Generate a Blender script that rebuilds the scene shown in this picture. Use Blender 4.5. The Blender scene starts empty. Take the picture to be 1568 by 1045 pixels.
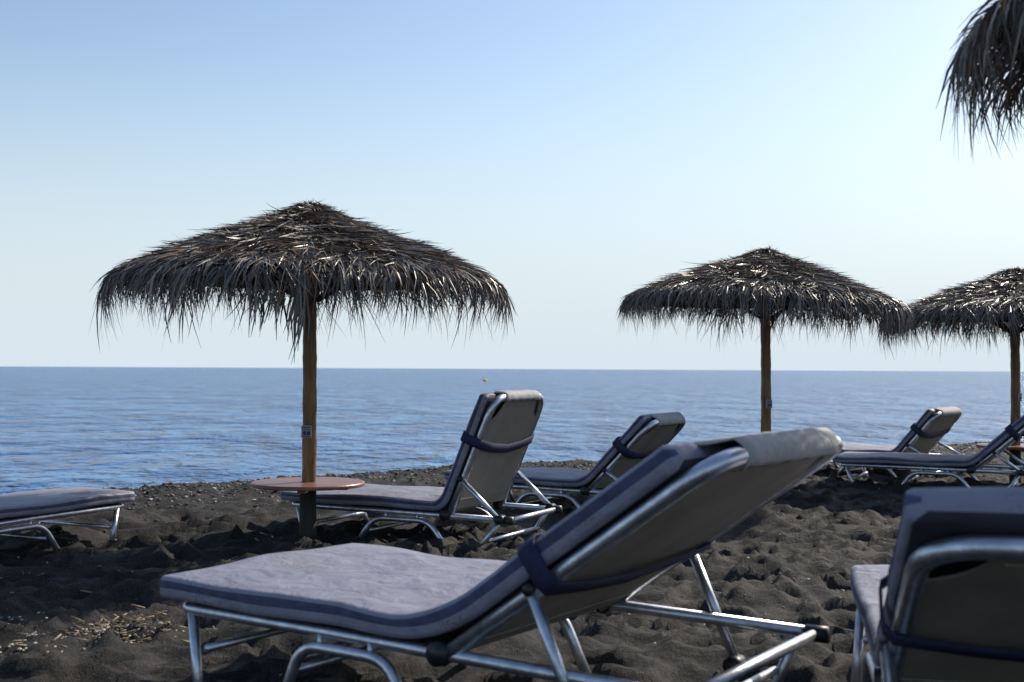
import bpy, math, random
import numpy as np
from mathutils import Vector, Matrix

random.seed(7)
rng = np.random.default_rng(11)
S = bpy.context.scene
S.view_settings.view_transform = 'Standard'
S.view_settings.look = 'None'
S.view_settings.exposure = 0

SUN_AZ, SUN_EL = 46.0, 36.0     # azimuth clockwise from +Y

# ------------------------------------------------------------------ materials
def new_mat(name):
    m = bpy.data.materials.new(name); m.use_nodes = True
    nt = m.node_tree
    return m, nt, nt.nodes['Principled BSDF']

def N(nt, t, **kw):
    n = nt.nodes.new(t)
    for k, v in kw.items():
        if k in n.inputs: n.inputs[k].default_value = v
        else: setattr(n, k, v)
    return n

def ramp(nt, stops):
    r = nt.nodes.new('ShaderNodeValToRGB')
    e = r.color_ramp.elements
    while len(e) < len(stops): e.new(0.5)
    for i, (p, c) in enumerate(stops):
        e[i].position = p
        e[i].color = (*c, 1)
    return r

def simple(name, col, rough=0.6, metal=0.0, var=0.25, scale=12, bump=0.0, bscale=60, coat=0.0):
    m, nt, b = new_mat(name)
    tc = N(nt, 'ShaderNodeTexCoord')
    n = N(nt, 'ShaderNodeTexNoise', Scale=scale, Detail=5.0)
    nt.links.new(tc.outputs['Object'], n.inputs['Vector'])
    r = ramp(nt, [(0.3, tuple(c*(1-var) for c in col)), (0.7, tuple(min(1, c*(1+var)) for c in col))])
    nt.links.new(n.outputs['Fac'], r.inputs['Fac'])
    nt.links.new(r.outputs['Color'], b.inputs['Base Color'])
    b.inputs['Roughness'].default_value = rough
    b.inputs['Metallic'].default_value = metal
    if bump > 0:
        n2 = N(nt, 'ShaderNodeTexNoise', Scale=bscale, Detail=4.0)
        nt.links.new(tc.outputs['Object'], n2.inputs['Vector'])
        bp = N(nt, 'ShaderNodeBump', Strength=bump, Distance=0.01)
        nt.links.new(n2.outputs['Fac'], bp.inputs['Height'])
        nt.links.new(bp.outputs['Normal'], b.inputs['Normal'])
    return m

M_alu = simple('aluminium_tube', (0.56, 0.58, 0.64), rough=0.36, metal=0.92, var=0.22, scale=25, bump=0.10, bscale=90)
M_plastic = simple('black_plastic', (0.015, 0.015, 0.018), rough=0.45)
M_navy = simple('navy_webbing', (0.015, 0.018, 0.065), rough=0.75, var=0.3, scale=60, bump=0.3, bscale=400)
M_sling = simple('beige_sling_fabric', (0.23, 0.20, 0.165), rough=0.85, var=0.16, scale=5, bump=0.25, bscale=500)
M_matback = simple('mattress_backing', (0.03, 0.03, 0.045), rough=0.8)
M_flap = simple('grey_flap_fabric', (0.38, 0.37, 0.365), rough=0.8, var=0.14, scale=20, bump=0.5, bscale=50)
M_piping = simple('navy_piping', (0.05, 0.055, 0.12), rough=0.7, var=0.3, scale=20)

def mattress_mat():
    m, nt, b = new_mat('mattress_fabric')
    tc = N(nt, 'ShaderNodeTexCoord')
    n = N(nt, 'ShaderNodeTexNoise', Scale=5.0, Detail=6.0, Roughness=0.6)
    nt.links.new(tc.outputs['Object'], n.inputs['Vector'])
    r = ramp(nt, [(0.3, (0.185, 0.187, 0.25)), (0.7, (0.275, 0.27, 0.335))])
    nt.links.new(n.outputs['Fac'], r.inputs['Fac'])
    sp = N(nt, 'ShaderNodeTexNoise', Scale=170.0, Detail=2.0)
    nt.links.new(tc.outputs['Object'], sp.inputs['Vector'])
    bl = N(nt, 'ShaderNodeTexNoise', Scale=3.0, Detail=3.0)
    nt.links.new(tc.outputs['Object'], bl.inputs['Vector'])
    mu = N(nt, 'ShaderNodeMath', operation='MULTIPLY')
    nt.links.new(sp.outputs['Fac'], mu.inputs[0]); nt.links.new(bl.outputs['Fac'], mu.inputs[1])
    rr = ramp(nt, [(0.33, (0, 0, 0)), (0.37, (1, 1, 1))])
    nt.links.new(mu.outputs[0], rr.inputs['Fac'])
    mx = N(nt, 'ShaderNodeMix', data_type='RGBA')
    nt.links.new(rr.outputs['Color'], mx.inputs[0])
    nt.links.new(r.outputs['Color'], mx.inputs[6])
    mx.inputs[7].default_value = (0.12, 0.095, 0.08, 1)
    nt.links.new(mx.outputs[2], b.inputs['Base Color'])
    b.inputs['Roughness'].default_value = 0.6
    n2 = N(nt, 'ShaderNodeTexNoise', Scale=9.0, Detail=4.0, Distortion=0.6)
    nt.links.new(tc.outputs['Object'], n2.inputs['Vector'])
    bp = N(nt, 'ShaderNodeBump', Strength=0.6, Distance=0.035)
    nt.links.new(n2.outputs['Fac'], bp.inputs['Height'])
    n3 = N(nt, 'ShaderNodeTexNoise', Scale=600.0, Detail=2.0)
    nt.links.new(tc.outputs['Object'], n3.inputs['Vector'])
    b3 = N(nt, 'ShaderNodeBump', Strength=0.2, Distance=0.002)
    nt.links.new(n3.outputs['Fac'], b3.inputs['Height'])
    nt.links.new(bp.outputs['Normal'], b3.inputs['Normal'])
    nt.links.new(b3.outputs['Normal'], b.inputs['Normal'])
    return m
M_mat = mattress_mat()

def thatch_mat():
    m, nt, b = new_mat('dry_palm_thatch')
    a = N(nt, 'ShaderNodeAttribute', attribute_name='rnd')
    r = ramp(nt, [(0.0, (0.055, 0.044, 0.038)), (0.35, (0.14, 0.115, 0.097)), (0.62, (0.26, 0.22, 0.18)),
                  (0.78, (0.30, 0.145, 0.065)), (0.88, (0.42, 0.36, 0.28)), (1.0, (0.70, 0.63, 0.51))])
    nt.links.new(a.outputs['Fac'], r.inputs['Fac'])
    nt.links.new(r.outputs['Color'], b.inputs['Base Color'])
    b.inputs['Roughness'].default_value = 0.38
    return m
M_thatch = thatch_mat()
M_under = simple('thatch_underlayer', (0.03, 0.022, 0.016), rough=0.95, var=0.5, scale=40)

def wood(name, c1, c2, rough=0.55, zs=0.12, sc=30):
    m, nt, b = new_mat(name)
    tc = N(nt, 'ShaderNodeTexCoord')
    mp = N(nt, 'ShaderNodeMapping'); mp.inputs['Scale'].default_value = (1, 1, zs)
    nt.links.new(tc.outputs['Object'], mp.inputs['Vector'])
    n = N(nt, 'ShaderNodeTexNoise', Scale=float(sc), Detail=6.0, Roughness=0.65)
    nt.links.new(mp.outputs['Vector'], n.inputs['Vector'])
    r = ramp(nt, [(0.3, c1), (0.7, c2)])
    nt.links.new(n.outputs['Fac'], r.inputs['Fac'])
    nt.links.new(r.outputs['Color'], b.inputs['Base Color'])
    b.inputs['Roughness'].default_value = rough
    bp = N(nt, 'ShaderNodeBump', Strength=0.4, Distance=0.004)
    nt.links.new(n.outputs['Fac'], bp.inputs['Height'])
    nt.links.new(bp.outputs['Normal'], b.inputs['Normal'])
    return m
M_pole = wood('pole_wood', (0.07, 0.036, 0.016), (0.31, 0.16, 0.055))
M_rib = wood('rib_wood', (0.025, 0.014, 0.008), (0.06, 0.035, 0.02), rough=0.8)
M_base = wood('pole_base_dark', (0.02, 0.017, 0.014), (0.05, 0.04, 0.03), rough=0.8)  # darker tone for the thicker pole length below the table
M_table = wood('table_wood', (0.17, 0.062, 0.042), (0.29, 0.125, 0.088), rough=0.4, zs=1.0, sc=9)
M_plate = simple('number_plate', (0.30, 0.30, 0.34), rough=0.5, var=0.1)
M_ink = simple('plate_ink', (0.04, 0.04, 0.07), rough=0.6)

def sand_mat():
    m, nt, b = new_mat('black_volcanic_sand')
    g = N(nt, 'ShaderNodeNewGeometry')
    n1 = N(nt, 'ShaderNodeTexNoise', Scale=2.2, Detail=7.0, Roughness=0.6)
    nt.links.new(g.outputs['Position'], n1.inputs['Vector'])
    r1 = ramp(nt, [(0.3, (0.019, 0.0178, 0.0175)), (0.7, (0.050, 0.0455, 0.0425))])
    nt.links.new(n1.outputs['Fac'], r1.inputs['Fac'])
    n2 = N(nt, 'ShaderNodeTexNoise', Scale=240.0, Detail=3.0, Roughness=0.7)
    nt.links.new(g.outputs['Position'], n2.inputs['Vector'])
    r2 = ramp(nt, [(0.35, (0.3, 0.3, 0.3)), (0.56, (1.0, 1.0, 1.0)), (0.68, (4.5, 4.3, 3.9))])
    nt.links.new(n2.outputs['Fac'], r2.inputs['Fac'])
    mx = N(nt, 'ShaderNodeMix', data_type='RGBA', blend_type='MULTIPLY')
    mx.inputs[0].default_value = 1.0
    nt.links.new(r1.outputs['Color'], mx.inputs[6]); nt.links.new(r2.outputs['Color'], mx.inputs[7])
    nt.links.new(mx.outputs[2], b.inputs['Base Color'])
    b.inputs['Roughness'].default_value = 0.8
    b.inputs['Specular IOR Level'].default_value = 0.22
    n3 = N(nt, 'ShaderNodeTexNoise', Scale=22.0, Detail=7.0, Roughness=0.7)
    nt.links.new(g.outputs['Position'], n3.inputs['Vector'])
    b1 = N(nt, 'ShaderNodeBump', Strength=0.9, Distance=0.025)
    nt.links.new(n3.outputs['Fac'], b1.inputs['Height'])
    b2 = N(nt, 'ShaderNodeBump', Strength=0.6, Distance=0.004)
    nt.links.new(n2.outputs['Fac'], b2.inputs['Height'])
    nt.links.new(b1.outputs['Normal'], b2.inputs['Normal'])
    nt.links.new(b2.outputs['Normal'], b.inputs['Normal'])
    return m

def water_mat():
    m, nt, b = new_mat('sea_water')
    g = N(nt, 'ShaderNodeNewGeometry')
    mp0 = N(nt, 'ShaderNodeMapping'); mp0.inputs['Scale'].default_value = (1.0, 0.40, 1)
    mp0.inputs['Rotation'].default_value = (0, 0, math.radians(-8))
    nt.links.new(g.outputs['Position'], mp0.inputs['Vector'])
    n1 = N(nt, 'ShaderNodeTexNoise', Scale=0.85, Detail=7.0, Roughness=0.78)
    nt.links.new(mp0.outputs['Vector'], n1.inputs['Vector'])
    r1 = ramp(nt, [(0.36, (0.004, 0.060, 0.22)), (0.52, (0.016, 0.130, 0.35)), (0.66, (0.07, 0.26, 0.50))])  # ripple streaks: light and dark of wave faces put into the water colour
    nt.links.new(n1.outputs['Fac'], r1.inputs['Fac'])
    nt.links.new(r1.outputs['Color'], b.inputs['Base Color'])
    b.inputs['Roughness'].default_value = 0.18
    b.inputs['IOR'].default_value = 1.26
    b.inputs['Specular IOR Level'].default_value = 0.22
    prev = None
    for sc, st, dist, an in ((0.22, 1.0, 2.4, .6), (0.9, 1.0, 0.8, .7), (3.5, 1.0, 0.24, .8)):
        mp = N(nt, 'ShaderNodeMapping'); mp.inputs['Scale'].default_value = (1, an, 1)
        mp.inputs['Rotation'].default_value = (0, 0, math.radians(-12))
        nt.links.new(g.outputs['Position'], mp.inputs['Vector'])
        n = N(nt, 'ShaderNodeTexNoise', Scale=sc, Detail=4.0, Roughness=0.6)
        nt.links.new(mp.outputs['Vector'], n.inputs['Vector'])
        bp = N(nt, 'ShaderNodeBump', Strength=st, Distance=dist)
        nt.links.new(n.outputs['Fac'], bp.inputs['Height'])
        if prev: nt.links.new(prev.outputs['Normal'], bp.inputs['Normal'])
        prev = bp
    nt.links.new(prev.outputs['Normal'], b.inputs['Normal'])
    return m

# ------------------------------------------------------------------ helpers
def mesh_obj(name, verts, faces, mats, parent=None, smooth=True, midx=None):
    me = bpy.data.meshes.new(name)
    me.from_pydata([tuple(v) for v in verts], [], faces)
    if not isinstance(mats, (list, tuple)): mats = [mats]
    for m in mats: me.materials.append(m)
    if midx is not None: me.polygons.foreach_set('material_index', midx)
    if smooth: me.polygons.foreach_set('use_smooth', [True]*len(me.polygons))
    me.update()
    o = bpy.data.objects.new(name, me)
    S.collection.objects.link(o)
    if parent: o.parent = parent
    return o

def empty(name, loc, yaw=0.0, tilt=0.0):
    e = bpy.data.objects.new(name, None)
    e.empty_display_size = 0.2
    S.collection.objects.link(e)
    e.location = loc
    e.rotation_euler = (tilt, 0, yaw)
    return e

class Geo:
    def __init__(s): s.v = []; s.f = []; s.m = []
    def add(s, v, f, mi=0):
        o = len(s.v); s.v += [tuple(p) for p in v]
        s.f += [tuple(i+o for i in q) for q in f]; s.m += [mi]*len(f)
    def obj(s, name, mats, parent=None, smooth=True):
        return mesh_obj(name, s.v, s.f, mats, parent, smooth, s.m)

def fillet(pts, rf, n=6):
    pts = [Vector(p) for p in pts]
    out = [pts[0]]
    for i in range(1, len(pts)-1):
        a, b, c = pts[i-1], pts[i], pts[i+1]
        d1 = (a-b); d2 = (c-b)
        r = min(rf, d1.length*0.48, d2.length*0.48)
        p1 = b+d1.normalized()*r; p2 = b+d2.normalized()*r
        for k in range(n+1):
            t = k/n
            out.append(p1*(1-t)**2 + b*2*t*(1-t) + p2*t*t)
    out.append(pts[-1])
    return out

def tube(geo, pts, r, rf=0.0, sides=12, mi=0, radii=None):
    P = fillet(pts, rf) if rf > 0 else [Vector(p) for p in pts]
    n = len(P)
    T = []
    for i in range(n):
        a = P[max(i-1, 0)]; b = P[min(i+1, n-1)]
        T.append((b-a).normalized())
    up = Vector((0, 0, 1)) if abs(T[0].z) < 0.9 else Vector((1, 0, 0))
    nrm = (up - T[0]*up.dot(T[0])).normalized()
    v = []; f = []
    for i in range(n):
        nrm = (nrm - T[i]*nrm.dot(T[i])).normalized()
        bn = T[i].cross(nrm)
        rr = radii[i] if radii else r
        for k in range(sides):
            a = 2*math.pi*k/sides
            v.append(P[i] + (nrm*math.cos(a) + bn*math.sin(a))*rr)
    for i in range(n-1):
        for k in range(sides):
            k2 = (k+1) % sides
            f.append((i*sides+k, i*sides+k2, (i+1)*sides+k2, (i+1)*sides+k))
    f.append(tuple(range(sides-1, -1, -1)))
    f.append(tuple((n-1)*sides+k for k in range(sides)))
    geo.add(v, f, mi)

def box(geo, c, s, R=None, mi=0):
    v = []
    for x in (-1, 1):
        for y in (-1, 1):
            for z in (-1, 1):
                p = Vector((x*s[0]/2, y*s[1]/2, z*s[2]/2))
                if R: p = R @ p
                v.append(p+Vector(c))
    geo.add(v, [(0,1,3,2),(4,6,7,5),(0,4,5,1),(2,3,7,6),(0,2,6,4),(1,5,7,3)], mi)

# value noise
LAT = rng.random((256, 256))
def vnoise(x, y):
    xi = np.floor(x).astype(int); yi = np.floor(y).astype(int)
    fx = x-xi; fy = y-yi
    fx = fx*fx*(3-2*fx); fy = fy*fy*(3-2*fy)
    a = LAT[xi % 256, yi % 256]; b = LAT[(xi+1) % 256, yi % 256]
    c = LAT[xi % 256, (yi+1) % 256]; d = LAT[(xi+1) % 256, (yi+1) % 256]
    return (a*(1-fx)+b*fx)*(1-fy)+(c*(1-fx)+d*fx)*fy - 0.5

# ------------------------------------------------------------------ ground
def crest(x):
    return 14.1 + np.where(x < 0, 0.86*x, 0.60*x)
SEA = -0.45

def axis(fine_lo, fine_hi, step, far, growth=1.25, growfn=None):
    a = [fine_lo]
    while a[-1] < fine_hi:
        a.append(a[-1] + (growfn(a[-1]) if growfn else step))
    s = a[-1]-a[-2]
    while a[-1] < far: s *= growth; a.append(a[-1]+s)
    lo = []; s = a[1]-a[0]; p = a[0]
    while p > -far: s *= growth; p -= s; lo.append(p)
    return np.array(lo[::-1]+a)

def build_ground():
    xs = axis(-6.5, 10.5, 0.028, 5000)
    ys = axis(2.3, 23.0, 0.02, 5000, growfn=lambda y: 0.012+0.0033*y)
    X, Y = np.meshgrid(xs, ys, indexing='ij')
    c = Y - crest(X)
    Z = np.where(c > 0, -0.15*c, 0.0)
    Z = np.maximum(Z, -6.0)
    fade = np.exp(-np.maximum(0, np.maximum(np.abs(X-2)-9, np.abs(Y-11)-13))/3.0)
    calm = 1-0.55*np.clip((c+4.5)/3.5, 0, 1)          # flatter, firmer sand towards the water
    und = 0.06*vnoise(X*0.55+3, Y*0.55+9) + 0.07*vnoise(X*1.7+31, Y*1.7+5)
    w = vnoise(X*1.1+50, Y*1.1+80)*1.6
    rip = 0.065*vnoise(X*3.3+w+7, Y*4.4+w+2) + 0.038*vnoise(X*6.5-w+17, Y*8.8+w+22)
    rg = np.abs(vnoise(X*2.6+w+70, Y*4.5-w+33))
    rip += 0.036*np.exp(-(rg/0.07)**2)          # little crests between footprints
    rg2 = np.abs(vnoise(X*5.2-w+11, Y*8.5+w+3))
    rip += 0.018*np.exp(-(rg2/0.08)**2)
    fine = 0.014*vnoise(X*13+5, Y*14+1) + 0.007*vnoise(X*24, Y*24)
    H = (und+rip+fine)*fade
    R = np.random.default_rng(5)
    for k in range(3300):
        fx = R.uniform(-6.3, 10.3); fy = R.uniform(2.3, 19)
        a = R.uniform(0, math.pi); l = R.uniform(0.08, 0.18); wd = l*R.uniform(0.4, 0.65); dep = R.uniform(0.015, 0.05)
        i0, i1 = np.searchsorted(xs, [fx-2.2*l, fx+2.2*l]); j0, j1 = np.searchsorted(ys, [fy-2.2*l, fy+2.2*l])
        if i1 <= i0 or j1 <= j0: continue
        dx = X[i0:i1, j0:j1]-fx; dy = Y[i0:i1, j0:j1]-fy
        u = (dx*math.cos(a)+dy*math.sin(a))/l; v = (-dx*math.sin(a)+dy*math.cos(a))/wd
        q = u*u+v*v
        H[i0:i1, j0:j1] += dep*(-np.exp(-q*q*0.9) + 0.5*np.exp(-((np.sqrt(q)-1.35)/0.33)**2))
    H -= H[200:-60, 60:-60].mean()
    Z = Z + H*calm
    ni, nj = X.shape
    v = np.stack([X.ravel(), Y.ravel(), Z.ravel()], 1)
    idx = np.arange(ni*nj).reshape(ni, nj)
    f = np.stack([idx[:-1, :-1].ravel(), idx[1:, :-1].ravel(), idx[1:, 1:].ravel(), idx[:-1, 1:].ravel()], 1)
    me = bpy.data.meshes.new('sand_ground')
    me.vertices.add(len(v)); me.vertices.foreach_set('co', v.ravel())
    me.loops.add(f.size); me.loops.foreach_set('vertex_index', f.ravel())
    me.polygons.add(len(f))
    me.polygons.foreach_set('loop_start', np.arange(0, f.size, 4))
    me.polygons.foreach_set('loop_total', np.full(len(f), 4))
    me.update(calc_edges=True)
    me.polygons.foreach_set('use_smooth', np.ones(len(f), bool))
    me.materials.append(sand_mat())
    o = bpy.data.objects.new('sand_ground', me); S.collection.objects.link(o)
    def hz(x, y):
        i = min(max(np.searchsorted(xs, x), 0), ni-1); j = min(max(np.searchsorted(ys, y), 0), nj-1)
        return float(Z[i, j])
    return hz
HZ = build_ground()

def build_sea():
    v = [(-6000, -200, SEA), (6000, -200, SEA), (6000, 9000, SEA), (-6000, 9000, SEA)]
    mesh_obj('sea_water', v, [(0, 1, 2, 3)], water_mat(), smooth=False)
build_sea()

# ------------------------------------------------------------------ pebbles and debris
def build_pebbles():
    g = Geo(); R = random.Random(3)
    t = (1+5**.5)/2
    ico = [Vector(p).normalized() for p in [(-1,t,0),(1,t,0),(-1,-t,0),(1,-t,0),(0,-1,t),(0,1,t),(0,-1,-t),(0,1,-t),(t,0,-1),(t,0,1),(-t,0,-1),(-t,0,1)]]
    fc = [(0,11,5),(0,5,1),(0,1,7),(0,7,10),(0,10,11),(1,5,9),(5,11,4),(11,10,2),(10,7,6),(7,1,8),(3,9,4),(3,4,2),(3,2,6),(3,6,8),(3,8,9),(4,9,5),(2,4,11),(6,2,10),(8,6,7),(9,8,1)]
    def peb(x, y, s, mi):
        z = HZ(x, y)
        sc = Vector((s*R.uniform(.7, 1.4), s*R.uniform(.7, 1.2), s*R.uniform(.35, .8)))
        rot = Matrix.Rotation(R.uniform(0, 6.28), 3, 'Z') @ Matrix.Rotation(R.uniform(-.5, .5), 3, 'X')
        g.add([rot @ Vector((p.x*sc.x, p.y*sc.y, p.z*sc.z))*R.uniform(.85, 1.1)+Vector((x, y, z+s*0.2)) for p in ico], fc, mi)
    for k in range(8000):
        x = R.uniform(-6, 10); c = float(crest(x))
        y = c-abs(R.gauss(0, 1.3))+0.3
        peb(x, y, R.uniform(.006, .022), R.choice([0, 0, 0, 0, 0, 0, 1, 1, 2]))
    for k in range(3500):
        x = R.uniform(-5, 8); y = R.uniform(2.8, 14)
        peb(x, y, R.uniform(.002, .008), R.choice([0, 1, 1, 2]))
    for cx, cy, n, sd in ((-1.93, 4.58, 150, .09), (-1.62, 5.02, 170, .10), (-2.15, 5.15, 60, .2), (-4.3, 9.6, 160, .5), (-2.6, 10.6, 140, .5),
                          (1.9, 6.0, 60, .35), (0.6, 5.2, 30, .4)):
        for k in range(n):
            peb(R.gauss(cx, sd*1.3), R.gauss(cy, sd), R.uniform(.003, .011), R.choice([1, 2, 2]))
    ms = [simple('pebble_dark', (0.05, 0.045, 0.043), rough=.7), simple('pebble_grey', (0.16, 0.14, 0.125), rough=.7), simple('pebble_pale', (0.52, 0.47, 0.40), rough=.7)]
    g.obj('beach_pebbles', ms, smooth=False)
    g2 = Geo()
    for cx, cy, n, sd in ((-1.93, 4.58, 30, .1), (-1.60, 5.05, 150, .11), (0.5, 6.5, 60, 1.6), (-1.5, 6.8, 60, .8)):
        for k in range(n):
            x = R.gauss(cx, sd*1.4); y = R.gauss(cy, sd); a = R.uniform(0, 6.28); l = R.uniform(.015, .07)
            z = HZ(x, y)+.006
            tube(g2, [(x, y, z), (x+l*math.cos(a), y+l*math.sin(a), z+R.uniform(0, .02))], R.uniform(.0015, .0035), sides=4)
    g2.obj('straw_debris', simple('dry_straw', (0.34, 0.26, 0.16), rough=.8, var=.5))
build_pebbles()

# ------------------------------------------------------------------ straw umbrellas
PROF = [(0.0, -0.01), (0.12, -0.055), (0.30, -0.145), (0.60, -0.262), (0.90, -0.365), (1.13, -0.450), (1.22, -0.515), (1.255, -0.61), (1.265, -0.78), (1.27, -1.1)]
_pr = np.array(PROF)
_sl = np.concatenate([[0], np.cumsum(np.hypot(np.diff(_pr[:, 0]), np.diff(_pr[:, 1])))])
S_RIM = _sl[6]
def prof(s):
    return np.interp(s, _sl, _pr[:, 0]), np.interp(s, _sl, _pr[:, 1])

def thatch_mesh(name, seed, droop=None):
    R = np.random.default_rng(seed)
    V = []; F = []; C = []
    def strand(th, s0, ln, skew, lift, w, col, curl, tw, nseg=4):
        base = len(V)
        for k in range(nseg+1):
            t = k/nseg
            s = s0+ln*t*math.cos(skew)
            r, z = prof(s)
            r = float(r); z = float(z)
            reff = max(r, 0.12)
            ang = th + (ln*t*math.sin(skew))/max(reff, 0.25)
            r2, z2 = prof(s+0.02); dr = float(r2)-r; dz = float(z2)-z; L = math.hypot(dr, dz)+1e-9
            nr, nz = -dz/L, dr/L
            off = lift*(0.25+t) + curl*t*t
            r += nr*off; z += nz*off
            ca, sa = math.cos(ang), math.sin(ang)
            ww = w*(1.0-t**1.8*0.93)*0.5
            side = Vector((-sa, ca, 0))*math.cos(tw) + Vector((nr*ca, nr*sa, nz))*math.sin(tw)
            p = Vector((r*ca, r*sa, z))
            V.append(p-side*ww); V.append(p+side*ww)
            C.append(col); C.append(col)
        for k in range(nseg):
            a = base+2*k
            F.append((a, a+1, a+3, a+2))
    tiers = [(1.02, 98, 0.26, .004), (0.88, 90, 0.28, .016), (0.71, 80, 0.28, .020), (0.54, 68, 0.28, .026), (0.38, 56, 0.27, .028), (0.23, 44, 0.24, .022), (0.10, 32, 0.21, .016), (0.0, 22, 0.17, .012)]
    for ti, (s0, nf, ln, lift0) in enumerate(tiers):
        for fidx in range(nf):
            th = 2*math.pi*(fidx+R.uniform(-.5, .5))/nf
            fl = ln*R.uniform(.7, 1.25)
            fskew = R.normal(0, .48)
            flift = lift0*R.uniform(.2, 2.0)
            fcol = R.uniform(-.25, .25)
            fs = R.uniform(-.06, .06)
            for k in range(24):
                u = k/24
                side = 1 if k % 2 else -1
                st = s0 + fs + R.uniform(-.05, .07)+u*0.08
                sk = fskew + side*R.uniform(.05, .85)
                col = min(1, max(0, R.beta(1.7, 2.2)+fcol))
                cu = R.uniform(-.012, .018)
                if R.random() < .04 and s0 < .9: cu += R.uniform(.015, .05)
                strand(th+R.normal(0, .035/max(s0, .25)), max(0, st), fl*R.uniform(.5, 1.2), sk, flift*R.uniform(.3, 1.5)+.004,
                       R.uniform(.006, .018), col, cu, R.normal(0, .6))
    nl = 130
    for li in range(nl):
        th = 2*math.pi*(li+R.uniform(-.7, .7))/nl
        ll = R.uniform(.07, .24)*(1.5 if R.random() < .16 else 1)
        lsk = R.normal(0, .22)
        for k in range(17):
            strand(th+R.normal(0, .022), S_RIM-R.uniform(.0, .16), ll*R.uniform(.4, 1.25)+.08, lsk+R.normal(0, .26), R.uniform(-.05, .04),
                   R.uniform(.005, .013), min(1, max(0, R.beta(1.6, 2.6))), R.uniform(-.08, .03), R.normal(0, .9))
    for k in range(110):      # stray long leaflets
        strand(R.uniform(0, 6.283), S_RIM-R.uniform(0, .1), R.uniform(.24, .42), R.normal(0, .35), R.uniform(-.05, .03), R.uniform(.003, .007), R.uniform(0, .7), R.uniform(-.08, .03), R.normal(0, .9))
    for li in range(70):
        th = 2*math.pi*(li+R.uniform(-.5, .5))/70
        for k in range(11):
            strand(th+R.normal(0, .04), S_RIM-R.uniform(.1, .38), R.uniform(.12, .34), R.normal(0, .25), -R.uniform(.03, .10),
                   R.uniform(.006, .013), min(1, max(0, R.beta(1.4, 3.5))), R.uniform(-.12, 0), R.normal(0, .9))
    for k in range(70):
        th = R.uniform(0, 6.283); l = R.uniform(.03, .11); e = R.uniform(-.1, .6)
        p0 = Vector((R.normal(0, .04), R.normal(0, .04), -.02)); d = Vector((math.cos(th)*math.cos(e), math.sin(th)*math.cos(e), math.sin(e)*.6))
        sd = d.cross(Vector((0, 0, 1))).normalized()*.005
        b = len(V); V.extend([p0-sd, p0+sd, p0+d*l+sd*.2, p0+d*l-sd*.2]); F.append((b, b+1, b+2, b+3)); C.extend([R.uniform(0, 1)]*4)
    if droop is not None:
        for (dth, cnt, lmin, lmax, spr) in ((droop, 22, .20, .44, .014), (droop-.17, 34, .10, .24, .06), (droop-.62, 20, .1, .26, .04)):
            for k in range(cnt):
                th = dth+R.normal(0, spr)
                rr = 1.19+R.normal(0, .04); z0 = -.55-R.uniform(0, .1); l = R.uniform(lmin, lmax)
                w = R.uniform(.003, .006); b = len(V)
                p = Vector((rr*math.cos(th), rr*math.sin(th), z0)); sd = Vector((-math.sin(th), math.cos(th), 0))*w
                q = p+Vector((R.normal(0, .02)-.01, R.normal(0, .03), -l*.5)); e = q+Vector((R.normal(0, .02)-.012, R.normal(0, .03), -l*.5))
                V.extend([p-sd, p+sd, q+sd, q-sd, e+sd*.2, e-sd*.2]); F.extend([(b, b+1, b+2, b+3), (b+3, b+2, b+4, b+5)]); C.extend([R.uniform(0, .75)]*6)
    me = bpy.data.meshes.new(name)
    me.from_pydata([tuple(v) for v in V], [], F)
    at = me.attributes.new('rnd', 'FLOAT', 'POINT'); at.data.foreach_set('value', C)
    me.materials.append(M_thatch)
    me.update()
    return me

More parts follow.
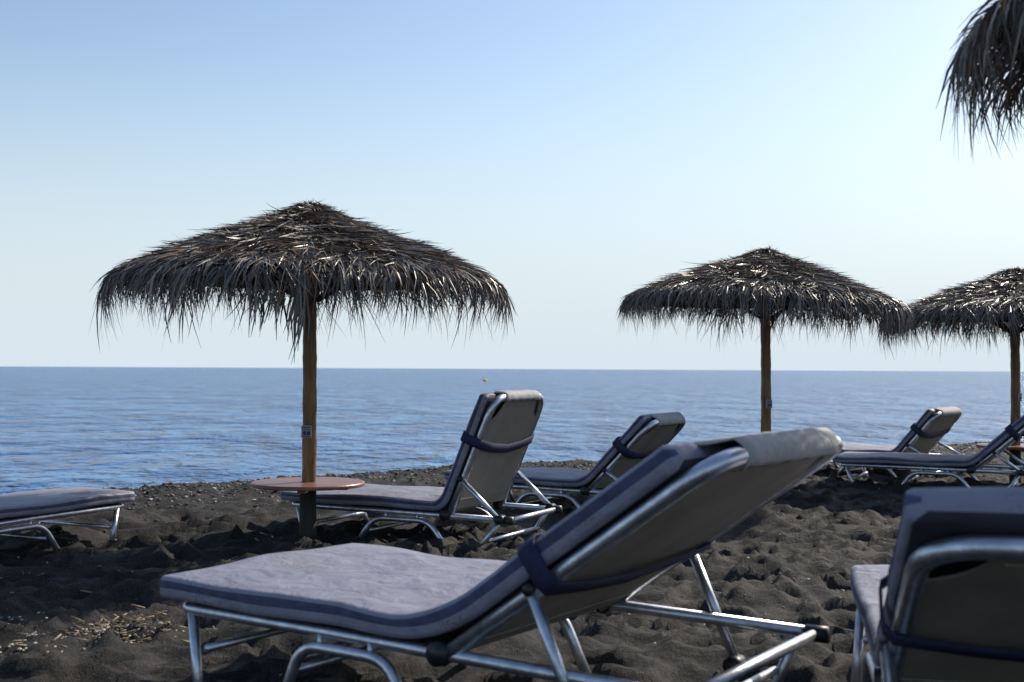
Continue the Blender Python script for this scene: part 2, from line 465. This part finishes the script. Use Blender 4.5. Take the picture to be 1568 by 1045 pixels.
def umbrella(loc, apex, tm, rot, table=True, plate_z=None, plate_yaw=0.0, lean=0.0):
    e = empty('straw_umbrella', loc)
    o = bpy.data.objects.new('thatch_roof', tm); S.collection.objects.link(o); o.parent = e
    o.location = (0, 0, apex); o.rotation_euler = (0.02, lean, rot)
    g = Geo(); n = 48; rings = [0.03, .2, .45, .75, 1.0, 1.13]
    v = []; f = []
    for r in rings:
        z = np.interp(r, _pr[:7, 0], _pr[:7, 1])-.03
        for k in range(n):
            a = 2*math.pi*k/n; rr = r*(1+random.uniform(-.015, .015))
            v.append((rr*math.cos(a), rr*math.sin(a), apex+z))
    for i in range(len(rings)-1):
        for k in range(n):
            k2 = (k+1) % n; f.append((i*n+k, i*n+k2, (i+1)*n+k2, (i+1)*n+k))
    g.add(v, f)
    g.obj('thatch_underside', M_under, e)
    g = Geo()
    for k in range(8):
        a = 2*math.pi*k/8+.2
        ca, sa = math.cos(a), math.sin(a)
        tube(g, [(0.04*ca, .04*sa, apex-.13), (.6*ca, .6*sa, apex-.325), (1.08*ca, 1.08*sa, apex-.50)], .016, sides=8)
        tube(g, [(0.045*ca, .045*sa, apex-.62), (.55*ca, .55*sa, apex-.31)], .012, sides=8)
    ring = [(1.02*math.cos(2*math.pi*k/32), 1.02*math.sin(2*math.pi*k/32), apex-.47) for k in range(33)]
    tube(g, ring, .010, sides=6)
    g.obj('ribs', M_rib, e)
    g = Geo(); P = []; Rr = []
    zt = apex-.08
    zs = np.linspace(-.35, zt, 60)
    for zz in zs:
        P.append((0.006*math.sin(zz*2.1), 0.004*math.sin(zz*3.3+1), zz)); Rr.append(.046-.004*zz/zt+.0015*math.sin(zz*23)+.001*math.sin(zz*61))
    tube(g, P, .045, sides=20, radii=Rr)
    g.obj('pole', M_pole, e)
    g = Geo(); tube(g, [(0, 0, -.4), (0, 0, .1), (0, 0, .345)], .054, sides=20, radii=[.058, .055, .052])
    g.obj('pole_sleeve', M_base, e)
    if table:
        g = Geo(); n = 64; R_ = .355
        prof_ = [(.05, .358), (R_-.006, .358), (R_, .364), (R_, .376), (R_-.006, .382), (.05, .382)]
        v = []; f = []
        for (r, zz) in prof_:
            for k in range(n): v.append((r*math.cos(2*math.pi*k/n), r*math.sin(2*math.pi*k/n), zz))
        for i in range(len(prof_)-1):
            for k in range(n):
                k2 = (k+1) % n; f.append((i*n+k, i*n+k2, (i+1)*n+k2, (i+1)*n+k))
        g.add(v, f)
        box(g, (0, 0, .345), (.5, .05, .024), mi=0); box(g, (0, 0, .3445), (.05, .5, .023), mi=0)
        g.obj('table_top', M_table, e, smooth=False)
    if plate_z:
        g = Geo(); R = Matrix.Rotation(plate_yaw, 3, 'Z')
        box(g, R @ Vector((0, -.05, plate_z)), (.066, .006, .076), R, 0)
        for i, (dx, dz, w, h) in enumerate(((0, .026, .05, .006), (0, .012, .05, .004), (-.012, -.010, .018, .024), (.014, -.010, .02, .024), (0, -.030, .05, .005))):
            box(g, R @ Vector((dx, -.0545, plate_z+dz)), (w, .003, h), R, 1)
        g.obj('number_plate', [M_plate, M_ink], e, smooth=False)
    return e

tA = thatch_mesh('thatch_a', 21, droop=math.radians(-82.5))
tB = thatch_mesh('thatch_b', 33)
umbrella((-1.28, 7.65, 0), 2.14, tA, 0.0, True, .70, -0.1, lean=0.01)
umbrella((2.25, 10.75, 0), 2.18, tB, 0.6, True, .80, 0.5, lean=0.04)
umbrella((4.90, 11.8, 0), 2.10, tA, 2.4, True, .85, 0.7)
umbrella((2.60, 3.45, 0.0), 2.66, tB, 3.3, False)

# ------------------------------------------------------------------ sun loungers
def lounger(loc, yaw, L=1.1, W=.76, zt=.38, zfoot=-.03, Lb=.85, ang=35, sb=.42, Lr=None, seed=0, T=.062, ts=.6, Lm=None, hem=True, sf=.30, sdrop=0.0, soft=.06, hin=.085):
    R = random.Random(seed)
    e = empty('sun_lounger', loc, math.radians(yaw))
    zr = zt-T-.022             # rail centre
    y0, y1 = .035, W-.035
    Lr = Lr or sb+.06
    Lm = Lm or Lb-.02          # mattress length on the back
    fo = .030                  # frame offset behind mattress
    a = math.radians(ang); b = Vector((math.cos(a), 0, math.sin(a))); nb = Vector((math.sin(a), 0, -math.cos(a)))
    H0 = Vector((L, 0, zr+.022))
    g = Geo()
    tube(g, [(L+Lr, y0, zr-.01), (L*.6, y0, zr), (.03, y0, zr), (.03, y1, zr), (L*.6, y1, zr), (L+Lr, y1, zr-.01)], .019, rf=.07)
    tube(g, [(L+Lr-.02, y0+.01, zr-.012), (L+Lr-.02, y1-.01, zr-.012)], .017)
    Ls = L-(soft-.06)
    for y, s in ((y0, -1), (y1, 1)):
        yo = y+s*.012
        tube(g, [(.09, y, zr-.01), (.17, yo+s*.02, zfoot)], .017)
        tube(g, [(Ls*.47, yo+s*.02, zfoot), (Ls*.565, yo, zr-.045), (Ls*.90, yo, zr-.045), (Ls*1.03, yo+s*.02, zfoot)], .018, rf=.08)
        for xx in (.64, .83):
            tube(g, [(Ls*xx, yo, zr-.05), (Ls*xx, yo, zr-.005)], .008, sides=8)
        tube(g, [(L+Lr-.08, y, zr-.02), (L+Lr-.22, yo+s*.02, zfoot)], .017)
        fs = H0+b*(Lb*sf)+nb*.024
        tube(g, [(fs.x, y+s*.026, fs.z), (L+sb, y+s*.026, zr-.005-sdrop)], .016)
    tube(g, [(.15, y0, zr-.12), (.15, y1, zr-.12)], .013)
    tube(g, [(Ls*.53, y0, zr-.13), (Ls*.53, y1, zr-.13)], .013)
    tube(g, [(L+Lr-.15, y0, zr-.14), (L+Lr-.15, y1, zr-.14)], .013)
    def bp(s, y, off): 
        p = H0+b*s+nb*off; return Vector((p.x, y, p.z))
    tube(g, [bp(-.03, y0, fo), bp(Lb*.5, y0, fo), bp(Lb, y0, fo), bp(Lb, y1, fo), bp(Lb*.5, y1, fo), bp(-.03, y1, fo)], .024, rf=.13, sides=14)
    tube(g, [bp(.12, y0, fo), bp(.12, y1, fo)], .013)
    g.obj('aluminium_frame', M_alu, e)
    g = Geo()
    for y, s in ((y0, -1), (y1, 1)):
        tube(g, [(L, y-s*.02, zr), (L, y+s*.036, zr)], .034, sides=16)
        tube(g, [(L+sb, y-s*.02, zr-.005-sdrop), (L+sb, y+s*.045, zr-.005-sdrop)], .028, sides=14)
        tube(g, [(L+Lr-.05, y, zr-.011), (L+Lr+.02, y, zr-.011)], .026, sides=12)
        fs = H0+b*(Lb*sf)+nb*.024
        tube(g, [(fs.x, y, fs.z), (fs.x, y+s*.042, fs.z)], .017, sides=12)
        tube(g, [(.168, y+s*.032, zfoot-.005), (.160, y+s*.03, zfoot+.035)], .021, sides=12)
        tube(g, [(Ls*.47, y+s*.032, zfoot-.005), (Ls*.478, y+s*.031, zfoot+.03)], .022, sides=12)
        tube(g, [(Ls*1.03, y+s*.032, zfoot-.005), (Ls*1.02, y+s*.031, zfoot+.03)], .022, sides=12)
    g.obj('plastic_joints', M_plastic, e)
    # slings
    g = Geo(); c = .14
    yl, yr_ = y0+.005, y1-.005
    outline = [(yl, .03), (yr_, .03), (yr_, Lb-c-.02)]
    for k in range(1, 7):   # concave corner
        t = k/7; outline.append((yr_-c*t*.95 - .015*math.sin(math.pi*t), Lb-c-.02+(c)*t - .02*math.sin(math.pi*t)))
    outline += [(yr_-c, Lb+.002), (yl+c, Lb+.002)]
    for k in range(6, 0, -1):
        t = k/7; outline.append((yl+c*t*.95 + .015*math.sin(math.pi*t), Lb-c-.02+(c)*t - .02*math.sin(math.pi*t)))
    outline.append((yl, Lb-c-.02))
    v = [bp(s, y, fo+.014) for (y, s) in outline]+[bp(s, y, fo+.008) for (y, s) in outline]
    n = len(outline)
    f = [tuple(range(n)), tuple(range(2*n-1, n-1, -1))]+[(k, (k+1) % n+0, (k+1) % n+n, k+n) for k in range(n)]
    g.add(v, f)
    for sx in (.10, Lb-.05):
        box(g, (bp(sx, W/2, fo+.0155)), (.006, (yr_-yl)-(.30 if sx > .3 else .03), .004), Matrix.Rotation(-a, 3, 'Y'))
    box(g, (L*.5, W/2, zr+.004), (L-.08, W-.09, .006))
    g.obj('sling_fabric', M_sling, e, smooth=False)
    # mattress sweep
    path = []
    ns = 26
    xe = L-soft
    for k in range(ns):
        t = k/(ns-1); x = -.03+(xe-.03+.03)*t
        path.append((x, zr+.024+.004*math.sin(t*9+seed)))
    pe = H0+b*(.05+soft)
    x0 = path[-1][0]
    for k in range(1, 10):
        t = k/10
        xm = L+.005
        x = x0*(1-t)**2+xm*2*t*(1-t)+pe.x*t*t
        z = path[ns-1][1]*(1-t)**2+(zr+.024)*2*t*(1-t)+pe.z*t*t
        path.append((x, z))
    for k in range(22):
        p = H0+b*(.05+soft+(Lm-.05-soft)*k/21); path.append((p.x, p.z))
    P = [Vector((x, 0, z)) for x, z in path]
    def arc(cy, ch, a0, a1, r, n=4):
        for k in range(n+1):
            q = a0+(a1-a0)*k/n
            yield (cy+r*math.cos(q), ch+r*math.sin(q))
    r = .020; Wm = W
    pts = list(arc(Wm-r, r, -math.pi/2, 0, r))+[(Wm, T*.50)]+list(arc(Wm-r, T-r, 0, math.pi/2, r))
    ny = 10
    for k in range(1, ny): pts.append((Wm-r-(Wm-2*r)*k/ny, T))
    pts += list(arc(r, T-r, math.pi/2, math.pi, r))+[(0, T*.50)]+list(arc(r, r, math.pi, 1.5*math.pi, r))
    for k in range(1, ny): pts.append((r+(Wm-2*r)*k/ny, 0))
    m = len(pts)
    mats = []
    for k in range(m):
        k2 = (k+1) % m
        hy = (pts[k][1]+pts[k2][1])/2; yy = (pts[k][0]+pts[k2][0])/2
        if hy < .002: mats.append(2)
        elif (yy < r*1.0 or yy > Wm-r*1.0) and T*.50 < hy < T*.80: mats.append(1)
        else: mats.append(0)
    v = []; f = []; mi = []
    n = len(P)
    rows = [(0, -.018, .45, .03), (0, -.008, .8, .01)]+[(i, 0, 1, 0) for i in range(n)]+[(n-1, .008, .8, .01), (n-1, .018, .45, .03)]
    for (i, ext, hs, ins) in rows:
        A = P[max(i-1, 0)]; B = P[min(i+1, n-1)]
        t = (B-A).normalized(); up = Vector((-t.z, 0, t.x))
        base = P[i]+t*ext
        for (y, h) in pts:
            hh = T/2+(h-T/2)*hs
            yy = y+(ins if y < W/2 else -ins)
            q = y/W
            puff = 0
            if h > T*.6:
                sx = i/n
                puff = .010*math.sin(math.pi*min(max(q, 0), 1))*hs + .014*float(vnoise(np.array(sx*9.0+seed*3.1), np.array(q*4.0+seed)))
            wob = .010*float(vnoise(np.array(i*.35+seed*7), np.array(3.3 if y < W/2 else 9.7)))
            v.append(base+up*(hh+puff)+Vector((0, yy+wob, 0)))
    nr = len(rows)
    for i in range(nr-1):
        for k in range(m):
            k2 = (k+1) % m
            f.append((i*m+k, (i+1)*m+k, (i+1)*m+k2, i*m+k2)); mi.append(mats[k])
    f.append(tuple(range(m))); mi.append(0); f.append(tuple((nr-1)*m+k for k in range(m-1, -1, -1))); mi.append(0)
    mesh_obj('mattress', v, f, [M_mat, M_piping, M_matback], e, True, mi)
    # strap loop round the backrest
    g = Geo(); s0 = Lb*ts; hw = .030
    th = T+.014
    loop = [(-.008, -th+.02), (-.008, 0), (-.004, .03), (.02, .056), (W*.25, .064), (W*.5, .070), (W*.75, .064), (W-.02, .056), (W+.004, .03), (W+.008, 0), (W+.008, -th+.02), (W-.02, -th), (W*.5, -th-.008), (.02, -th)]
    nl = len(loop); v = []; f = []
    for k, (y, o) in enumerate(loop):
        q = y/W
        sag = -.045*math.sin(math.pi*min(max(q, 0), 1)) if o > .04 else 0
        for (ds, do) in ((-hw, 0), (hw, 0), (hw, .004), (-hw, .004)):
            kk = 1 if o >= 0 else -1
            yy = y-(.004 if do and y < .03 else 0)+(.004 if do and y > W-.03 else 0)
            v.append(bp(s0+ds+sag, yy, o+(do*kk)))
    for k in range(nl):
        k2 = (k+1) % nl
        for j in range(4):
            j2 = (j+1) % 4
            f.append((k*4+j, k*4+j2, k2*4+j2, k2*4+j))
    g.add(v, f)
    g.obj('navy_strap', M_navy, e)
    # cover hem folded over the top tube
    if hem:
        g = Geo(); ny = 24; v = []; f = []
        q0 = Lm-Lb
        sec = [(-T*.95, q0-.02), (-T*.98, q0+.005), (-T*.6, q0+.05 if q0 < -.05 else .012), (-.012, .020), (.012, .030), (.034, .031), (.050, .020), (.057, .004), (.0575, -.012)]
        na = len(sec)
        for i in range(ny+1):
            y = hin+(W-2*hin)*i/ny
            for k, (o_, s_) in enumerate(sec):
                wv = .004*math.sin(i*1.3+seed)+.003*random.uniform(-1, 1)
                edge = .012 if i in (0, ny) else 0
                p = H0+b*(Lb+s_+(wv if k in (0, na-1) else wv*.3)-edge)+nb*(o_+.002*random.uniform(-1, 1))
                v.append((p.x, y, p.z))
        for i in range(ny):
            for k in range(na-1):
                f.append((i*na+k, (i+1)*na+k, (i+1)*na+k+1, i*na+k+1))
        g.add(v, f)
        o = g.obj('cover_hem', M_flap, e)
        sm = o.modifiers.new('sol', 'SOLIDIFY'); sm.thickness = .003
    return e

# foreground lounger
lounger((-1.13, 3.99, 0.0), -34.5, L=1.12, W=.96, zt=.405, Lb=1.0, ang=35.3, sb=.47, Lr=.76, seed=1, T=.072, ts=.42, Lm=.90, sf=.36, sdrop=.14, soft=.14, hin=.155)
# beside the table umbrella
lounger((-1.50, 8.02, 0), -27, L=1.22, W=.76, zt=.28, Lb=.78, ang=67, sb=.38, seed=2, ts=.62, hin=.14)
# behind it
lounger((-.50, 9.6, 0), -30, L=1.2, W=.76, zt=.28, Lb=.72, ang=46, sb=.42, seed=3, ts=.6, hin=.13)
# right group
lounger((3.08, 11.5, 0), -27, L=1.2, W=.74, zt=.29, Lb=.80, ang=42, sb=.42, seed=4, hin=.13)
lounger((3.02, 13.2, 0), -36, L=1.15, W=.98, zt=.27, Lb=.62, ang=50, sb=.42, seed=5, hin=.14)
# left one, foot end in the frame
lounger((-3.04, 8.1, 0), -115.6, L=1.25, W=.66, zt=.29, Lb=.7, ang=20, sb=.45, seed=6)
# near right
lounger((1.2, 4.3, 0), -102.7, L=1.2, W=.82, zt=.40, Lb=.90, ang=31, sb=.5, seed=8, ts=.47, Lm=.93, hem=False, T=.075)

# ------------------------------------------------------------------ buoy
e = empty('yellow_buoy', (-3.3, 150, SEA))
g = Geo(); tube(g, [(0, 0, -.1), (0, 0, .05), (0, 0, .15), (0, 0, .22), (0, 0, .3)], .2, sides=16, radii=[.2, .3, .28, .16, .04])
g.obj('float_body', simple('buoy_yellow', (.75, .48, .06), rough=.5), e)

# ------------------------------------------------------------------ world, sun, camera
w = bpy.data.worlds.new('World'); S.world = w; w.use_nodes = True
nt = w.node_tree
sky = nt.nodes.new('ShaderNodeTexSky'); sky.sky_type = 'NISHITA'; sky.sun_disc = False
sky.sun_elevation = math.radians(SUN_EL); sky.sun_rotation = math.radians(SUN_AZ)
sky.altitude = 0; sky.air_density = 1.05; sky.dust_density = 0.9; sky.ozone_density = 1.6
bg = nt.nodes['Background']; bg.inputs['Strength'].default_value = 0.145
# pale sea haze low over the horizon (by world elevation)
tc = nt.nodes.new('ShaderNodeTexCoord'); sx = nt.nodes.new('ShaderNodeSeparateXYZ')
nt.links.new(tc.outputs['Generated'], sx.inputs[0])
mr = nt.nodes.new('ShaderNodeMapRange'); mr.inputs[1].default_value = 0.0; mr.inputs[2].default_value = 0.28
mr.inputs[3].default_value = 1.0; mr.inputs[4].default_value = 0.0; mr.interpolation_type = 'SMOOTHSTEP'
nt.links.new(sx.outputs['Z'], mr.inputs[0])
mx = nt.nodes.new('ShaderNodeMix'); mx.data_type = 'RGBA'
nt.links.new(mr.outputs[0], mx.inputs[0]); nt.links.new(sky.outputs['Color'], mx.inputs[6])
mx.inputs[7].default_value = (4.8, 5.5, 6.0, 1)
nt.links.new(mx.outputs[2], bg.inputs['Color'])

sl = bpy.data.lights.new('sun', 'SUN'); sl.energy = 5.0; sl.angle = math.radians(.5); sl.color = (1, .92, .79)
so = bpy.data.objects.new('sun', sl); S.collection.objects.link(so)
az, el = math.radians(SUN_AZ), math.radians(SUN_EL)
d = Vector((math.sin(az)*math.cos(el), math.cos(az)*math.cos(el), math.sin(el)))
so.rotation_euler = d.to_track_quat('Z', 'Y').to_euler(); so.location = d*20

cam = bpy.data.cameras.new('camera'); co = bpy.data.objects.new('camera', cam); S.collection.objects.link(co)
cam.sensor_width = 36; cam.lens = 42.57; cam.clip_start = .05; cam.clip_end = 20000
co.location = (0, 0, 1.10)
pitch = math.atan(42.5/1854)
co.rotation_euler = (Matrix.Rotation(math.pi/2+pitch, 3, 'X') @ Matrix.Rotation(math.radians(.29), 3, 'Z')).to_euler()
cam.dof.use_dof = True; cam.dof.focus_distance = 7.6; cam.dof.aperture_fstop = 3.8
S.camera = co
